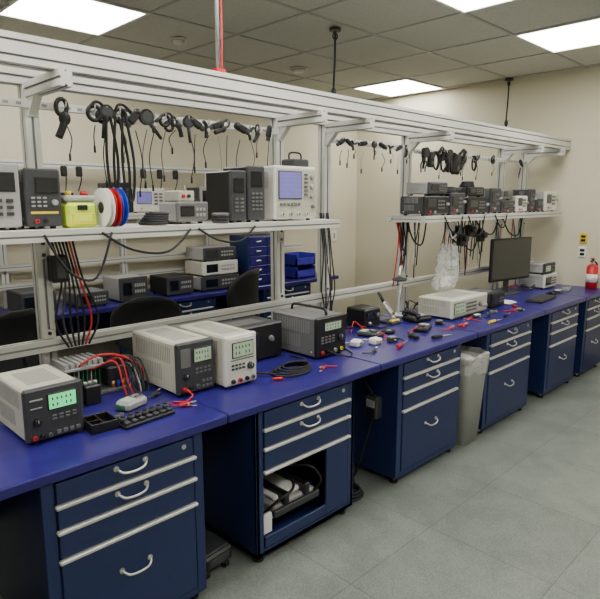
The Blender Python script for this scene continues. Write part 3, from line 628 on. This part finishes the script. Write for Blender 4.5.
b.tube([(2.74,2.24,FL+.02),(2.78,2.35,FL+.2),(2.72,2.5,-1.4),(2.70,2.6,-1.07)],.009,'rubber'); b.tube([(2.58,2.22,FL+.02),(2.6,2.3,FL+.3),(2.62,2.5,-1.3),(2.64,2.7,-1.07)],.008,'rubber'); b.done()
b=B('power_outlet_box')
b.box(2.90,2.968,2.20,2.30,-1.45,-1.30,'dgrey',.008); b.box(2.894,2.902,2.215,2.285,-1.37,-1.32,'lgrey',.003); b.box(2.894,2.902,2.215,2.285,-1.435,-1.385,'black',.003)
b.tube([(2.93,2.25,-1.45),(2.9,2.28,-1.6),(2.86,2.35,FL+.02),(2.84,2.45,FL+.01)],.008,'rubber'); b.tube([(2.93,2.25,-1.30),(2.9,2.3,-1.2),(2.88,2.4,-1.06)],.008,'rubber'); b.done()

# ---------------- cords from the ceiling ----------------
b=B('ceiling_power_conduit'); b.cyl((2.0,2.65,.681),(2.0,2.65,CE-.001),.011,'lgrey'); b.tube([(2.02,2.645,.69),(2.022,2.64,.9),(2.016,2.635,1.15),(2.022,2.64,CE-.001)],.006,'red'); b.box(1.975,2.04,2.625,2.68,.681,.705,'red',.006); b.done()
for x,y,px in ((3.88,3.48,3.75),(6.9,3.36,6.5)):
    b=B('hanging_power_cord'); b.cyl((x,y,CE-.03),(x,y,CE-.007),.05,'black',20); b.tube([(x,y,CE-.02),(x,y,1.2),(x-.01,y,.9),(x-.02,y-.05,.75),(px,PY+.02,.64)],.009,'rubber'); b.ring((x,y,CE-.07),.028,.006,'black',axis='y'); b.ball((x-.01,y,.92),.028,'black',(.8,.8,1.5)); b.done()

# ---------------- back row ----------------
b=B('workbench'); b.box(-1.5,5.7,5.0,5.78,-1.045,BT,'blue',.006); b.box(-1.5,5.7,5.66,5.70,-1.5,-1.045,'navy')
for x in (-1.4,.6,2.6,4.0,5.6): b.box(x-.03,x+.03,5.05,5.11,FL,-1.045,'navy')
b.done()
for x0 in (-.9,.9,2.9,4.4): cabinet(x0,x0+.8,y0=5.04,d=.6)
b=B('aluminum_extrusion_rack')
for x in (-1,.4,1.75,2.95,4.05,5.2):
    b.extr('z',BT,.3,x,5.66,.06,.06); b.extr('y',5.3,5.63,x,-.215,.05,.05)
b.extr('x',-1.5,5.6,5.66,.33,.06,.06); b.extr('x',-1.5,5.6,5.60,-.62,.05,.05); b.extr('x',-1.5,5.6,5.60,-.80,.05,.05)
for x in (1.9,2.1,2.35,2.5,3.2,3.4,3.6):
    L=random.uniform(.2,.5); b.tube([(x,5.61,.30),(x+.02,5.6,.2),(x-.02,5.6,.3-L)],.006,'rubber'); b.box(x-.03,x+.03,5.58,5.62,.22,.32,'black',.01)
b.done()
b=B('overhead_shelf'); b.extr('x',-1.5,5.5,5.27,SH-.0275,.05,.05); b.box(-1.5,5.5,5.25,5.62,SH-.003,SH,'white'); b.done()
R=random.Random(17); x=1.25
while x<4.9:
    w=R.uniform(.2,.36); h=R.uniform(.14,.36); bd=R.choice(('dgrey','lgrey','cream','grey','dgrey','white'))
    instrument('bench_oscilloscope',x,5.29,SH,w,.28,h,bd,R.choice(('dgrey','white','black','lgrey')),vents=False,el=[('lcd',.1,.4,.55,.85,R.choice(('glass','glass','glass','screen'))),('btns',.62,.3,.95,.85,2,4,'grey'),('jack',.2,.18,.012,'steel')])
    x+=w+R.uniform(.02,.10)
for (x,w,h,bd,z) in ((3.15,.32,.20,'black',0),(3.58,.52,.16,'lgrey',0),(3.60,.48,.16,'cream',.163),(3.62,.44,.15,'lgrey',.326),(2.2,.3,.14,'grey',0),(1.7,.3,.2,'dgrey',0),(2.62,.3,.24,'lgrey',0)):
    instrument('bench_instrument',x,5.12,BT+z,w,.36,h,bd,'dgrey' if bd!='cream' else 'white',vents=False,el=[('lcd',.1,.3,.4,.8,'glass'),('btns',.5,.3,.9,.8,5,2,'lgrey')])
b=B('small_parts_drawer_unit'); b.box(4.22,4.78,5.1,5.45,BT,-.42,'navy',.005)
for j in range(5):
    for i in range(2):
        b.box(4.24+i*.27,4.49+i*.27,5.088,5.1,BT+.02+j*.112,BT+.12+j*.112,'blue',.003); b.box(4.33+i*.27,4.40+i*.27,5.075,5.088,BT+.06+j*.112,BT+.075+j*.112,'steel',.002)
b.done()
b=B('storage_bin')
for k in range(2):
    z=BT+k*.16; b.box(5.05,5.40,5.15,5.45,z,z+.015,'violet'); b.box(5.05,5.07,5.15,5.45,z,z+.15,'violet'); b.box(5.38,5.40,5.15,5.45,z,z+.15,'violet'); b.box(5.05,5.40,5.43,5.45,z,z+.15,'violet'); b.box(5.05,5.40,5.15,5.17,z,z+.10,'violet')
b.done()
def chair(x,y,top,rot):
    b=B('office_chair',XF(x,y,0,rot)); z=FL; sz=top-.62
    for i in range(5):
        a=2*math.pi*i/5+.3; c_,s_=math.cos(a),math.sin(a)
        b.tube([(0,0,z+.12),(.16*c_,.16*s_,z+.10),(.31*c_,.31*s_,z+.075)],.02,'black'); b.cyl((.31*c_-.02*s_,.31*s_+.02*c_,z+.034),(.31*c_+.02*s_,.31*s_-.02*c_,z+.034),.034,'rubber'); b.cyl((.31*c_,.31*s_,z+.04),(.31*c_,.31*s_,z+.08),.01,'steel',8)
    b.cyl((0,0,z+.1),(0,0,sz-.05),.028,'steel'); b.ring((0,0,z+.36),.22,.013,'steel')
    b.frus((0,0),sz-.05,sz+.01,.46,.44,.54,.5,'black',rc=.35); b.frus((0,0),sz+.01,sz+.04,.54,.5,.48,.44,'black',rc=.35)
    b.tube([(0,-.1,sz-.06),(0,-.3,sz-.05),(0,-.34,sz+.1),(0,-.32,sz+.3)],.018,'black')
    n=14; m_=9; F=[];Bk=[]
    for j in range(m_+1):
        t=j/m_; zz=sz+.14+(top-sz-.14)*t; hw=.30*math.sqrt(max(.08,1-abs(2*t-1)**3.0)); r1=[];r2=[]
        for i in range(n+1):
            u=-1+2*i/n; xx=u*hw; yy=-.31+.11*(u*hw/.3)**2+.03*math.sin(t*3.1)
            r1.append(b.v((xx,yy,zz))); r2.append(b.v((xx,yy-.035,zz)))
        F.append(r1);Bk.append(r2)
    for j in range(m_):
        for i in range(n): b.f([F[j][i],F[j][i+1],F[j+1][i+1],F[j+1][i]],'rubber',True); b.f([Bk[j][i],Bk[j+1][i],Bk[j+1][i+1],Bk[j][i+1]],'rubber',True)
        for i in (0,n): b.f([F[j][i],F[j+1][i],Bk[j+1][i],Bk[j][i]],'rubber',True)
    for j in (0,m_):
        for i in range(n): b.f([F[j][i],F[j][i+1],Bk[j][i+1],Bk[j][i]],'rubber',True)
    b.done()
chair(2.48,4.45,-.79,-20); chair(3.38,4.45,-.66,25); chair(1.3,4.4,-.75,10)

# ---------------- wall fittings ----------------
b=B('wall_outlet_plate')
for z,m in ((-.44,'yellow'),(-.60,'paper')):
    b.box(6.985,6.999,2.34,2.43,z-.06,z+.06,m,.004); b.box(6.978,6.986,2.36,2.41,z+.005,z+.035,'black',.002); b.box(6.978,6.986,2.36,2.41,z-.04,z-.01,'black',.002)
b.done()
b=B('wall_outlet_plate')
for x in (6.25,6.42): b.box(x,x+.11,5.785,5.799,-.62,-.46,'paper',.004); b.box(x+.035,x+.075,5.778,5.786,-.58,-.50,'lgrey',.003)
b.done()
b=B('fire_extinguisher'); cx,cy=6.87,2.22; z=BT
b.cyl((cx,cy,z),(cx,cy,z+.24),.06,'red',24); b.ball((cx,cy,z+.24),.06,'red',(1,1,.7)); b.cyl((cx,cy,z+.26),(cx,cy,z+.31),.018,'steel'); b.box(cx-.07,cx+.02,cy-.012,cy+.012,z+.31,z+.325,'black',.004); b.box(cx-.07,cx+.02,cy-.01,cy+.01,z+.34,z+.352,'red',.004); b.box(cx-.01,cx+.02,cy-.01,cy+.01,z+.30,z+.35,'black',.003)
b.cyl((cx,cy,z+.08),(cx,cy,z+.17),.0612,'paper',24); b.tube([(cx+.02,cy,z+.31),(cx+.07,cy-.02,z+.28),(cx+.08,cy-.03,z+.15),(cx+.07,cy-.04,z+.06)],.009,'rubber'); b.done()

# ---------------- camera / world ----------------
cam=bpy.data.cameras.new('camera'); co=bpy.data.objects.new('camera',cam); bpy.context.collection.objects.link(co)
co.location=(0,0,ZO*S); co.rotation_euler=(math.radians(90-9.95),0,math.radians(45.2-90))
cam.sensor_width=36; cam.lens=34.2; cam.clip_start=.05
bpy.context.scene.camera=co
w=bpy.data.worlds.new('world'); bpy.context.scene.world=w; w.use_nodes=True
w.node_tree.nodes['Background'].inputs[0].default_value=(.9,.95,1,1); w.node_tree.nodes['Background'].inputs[1].default_value=.1
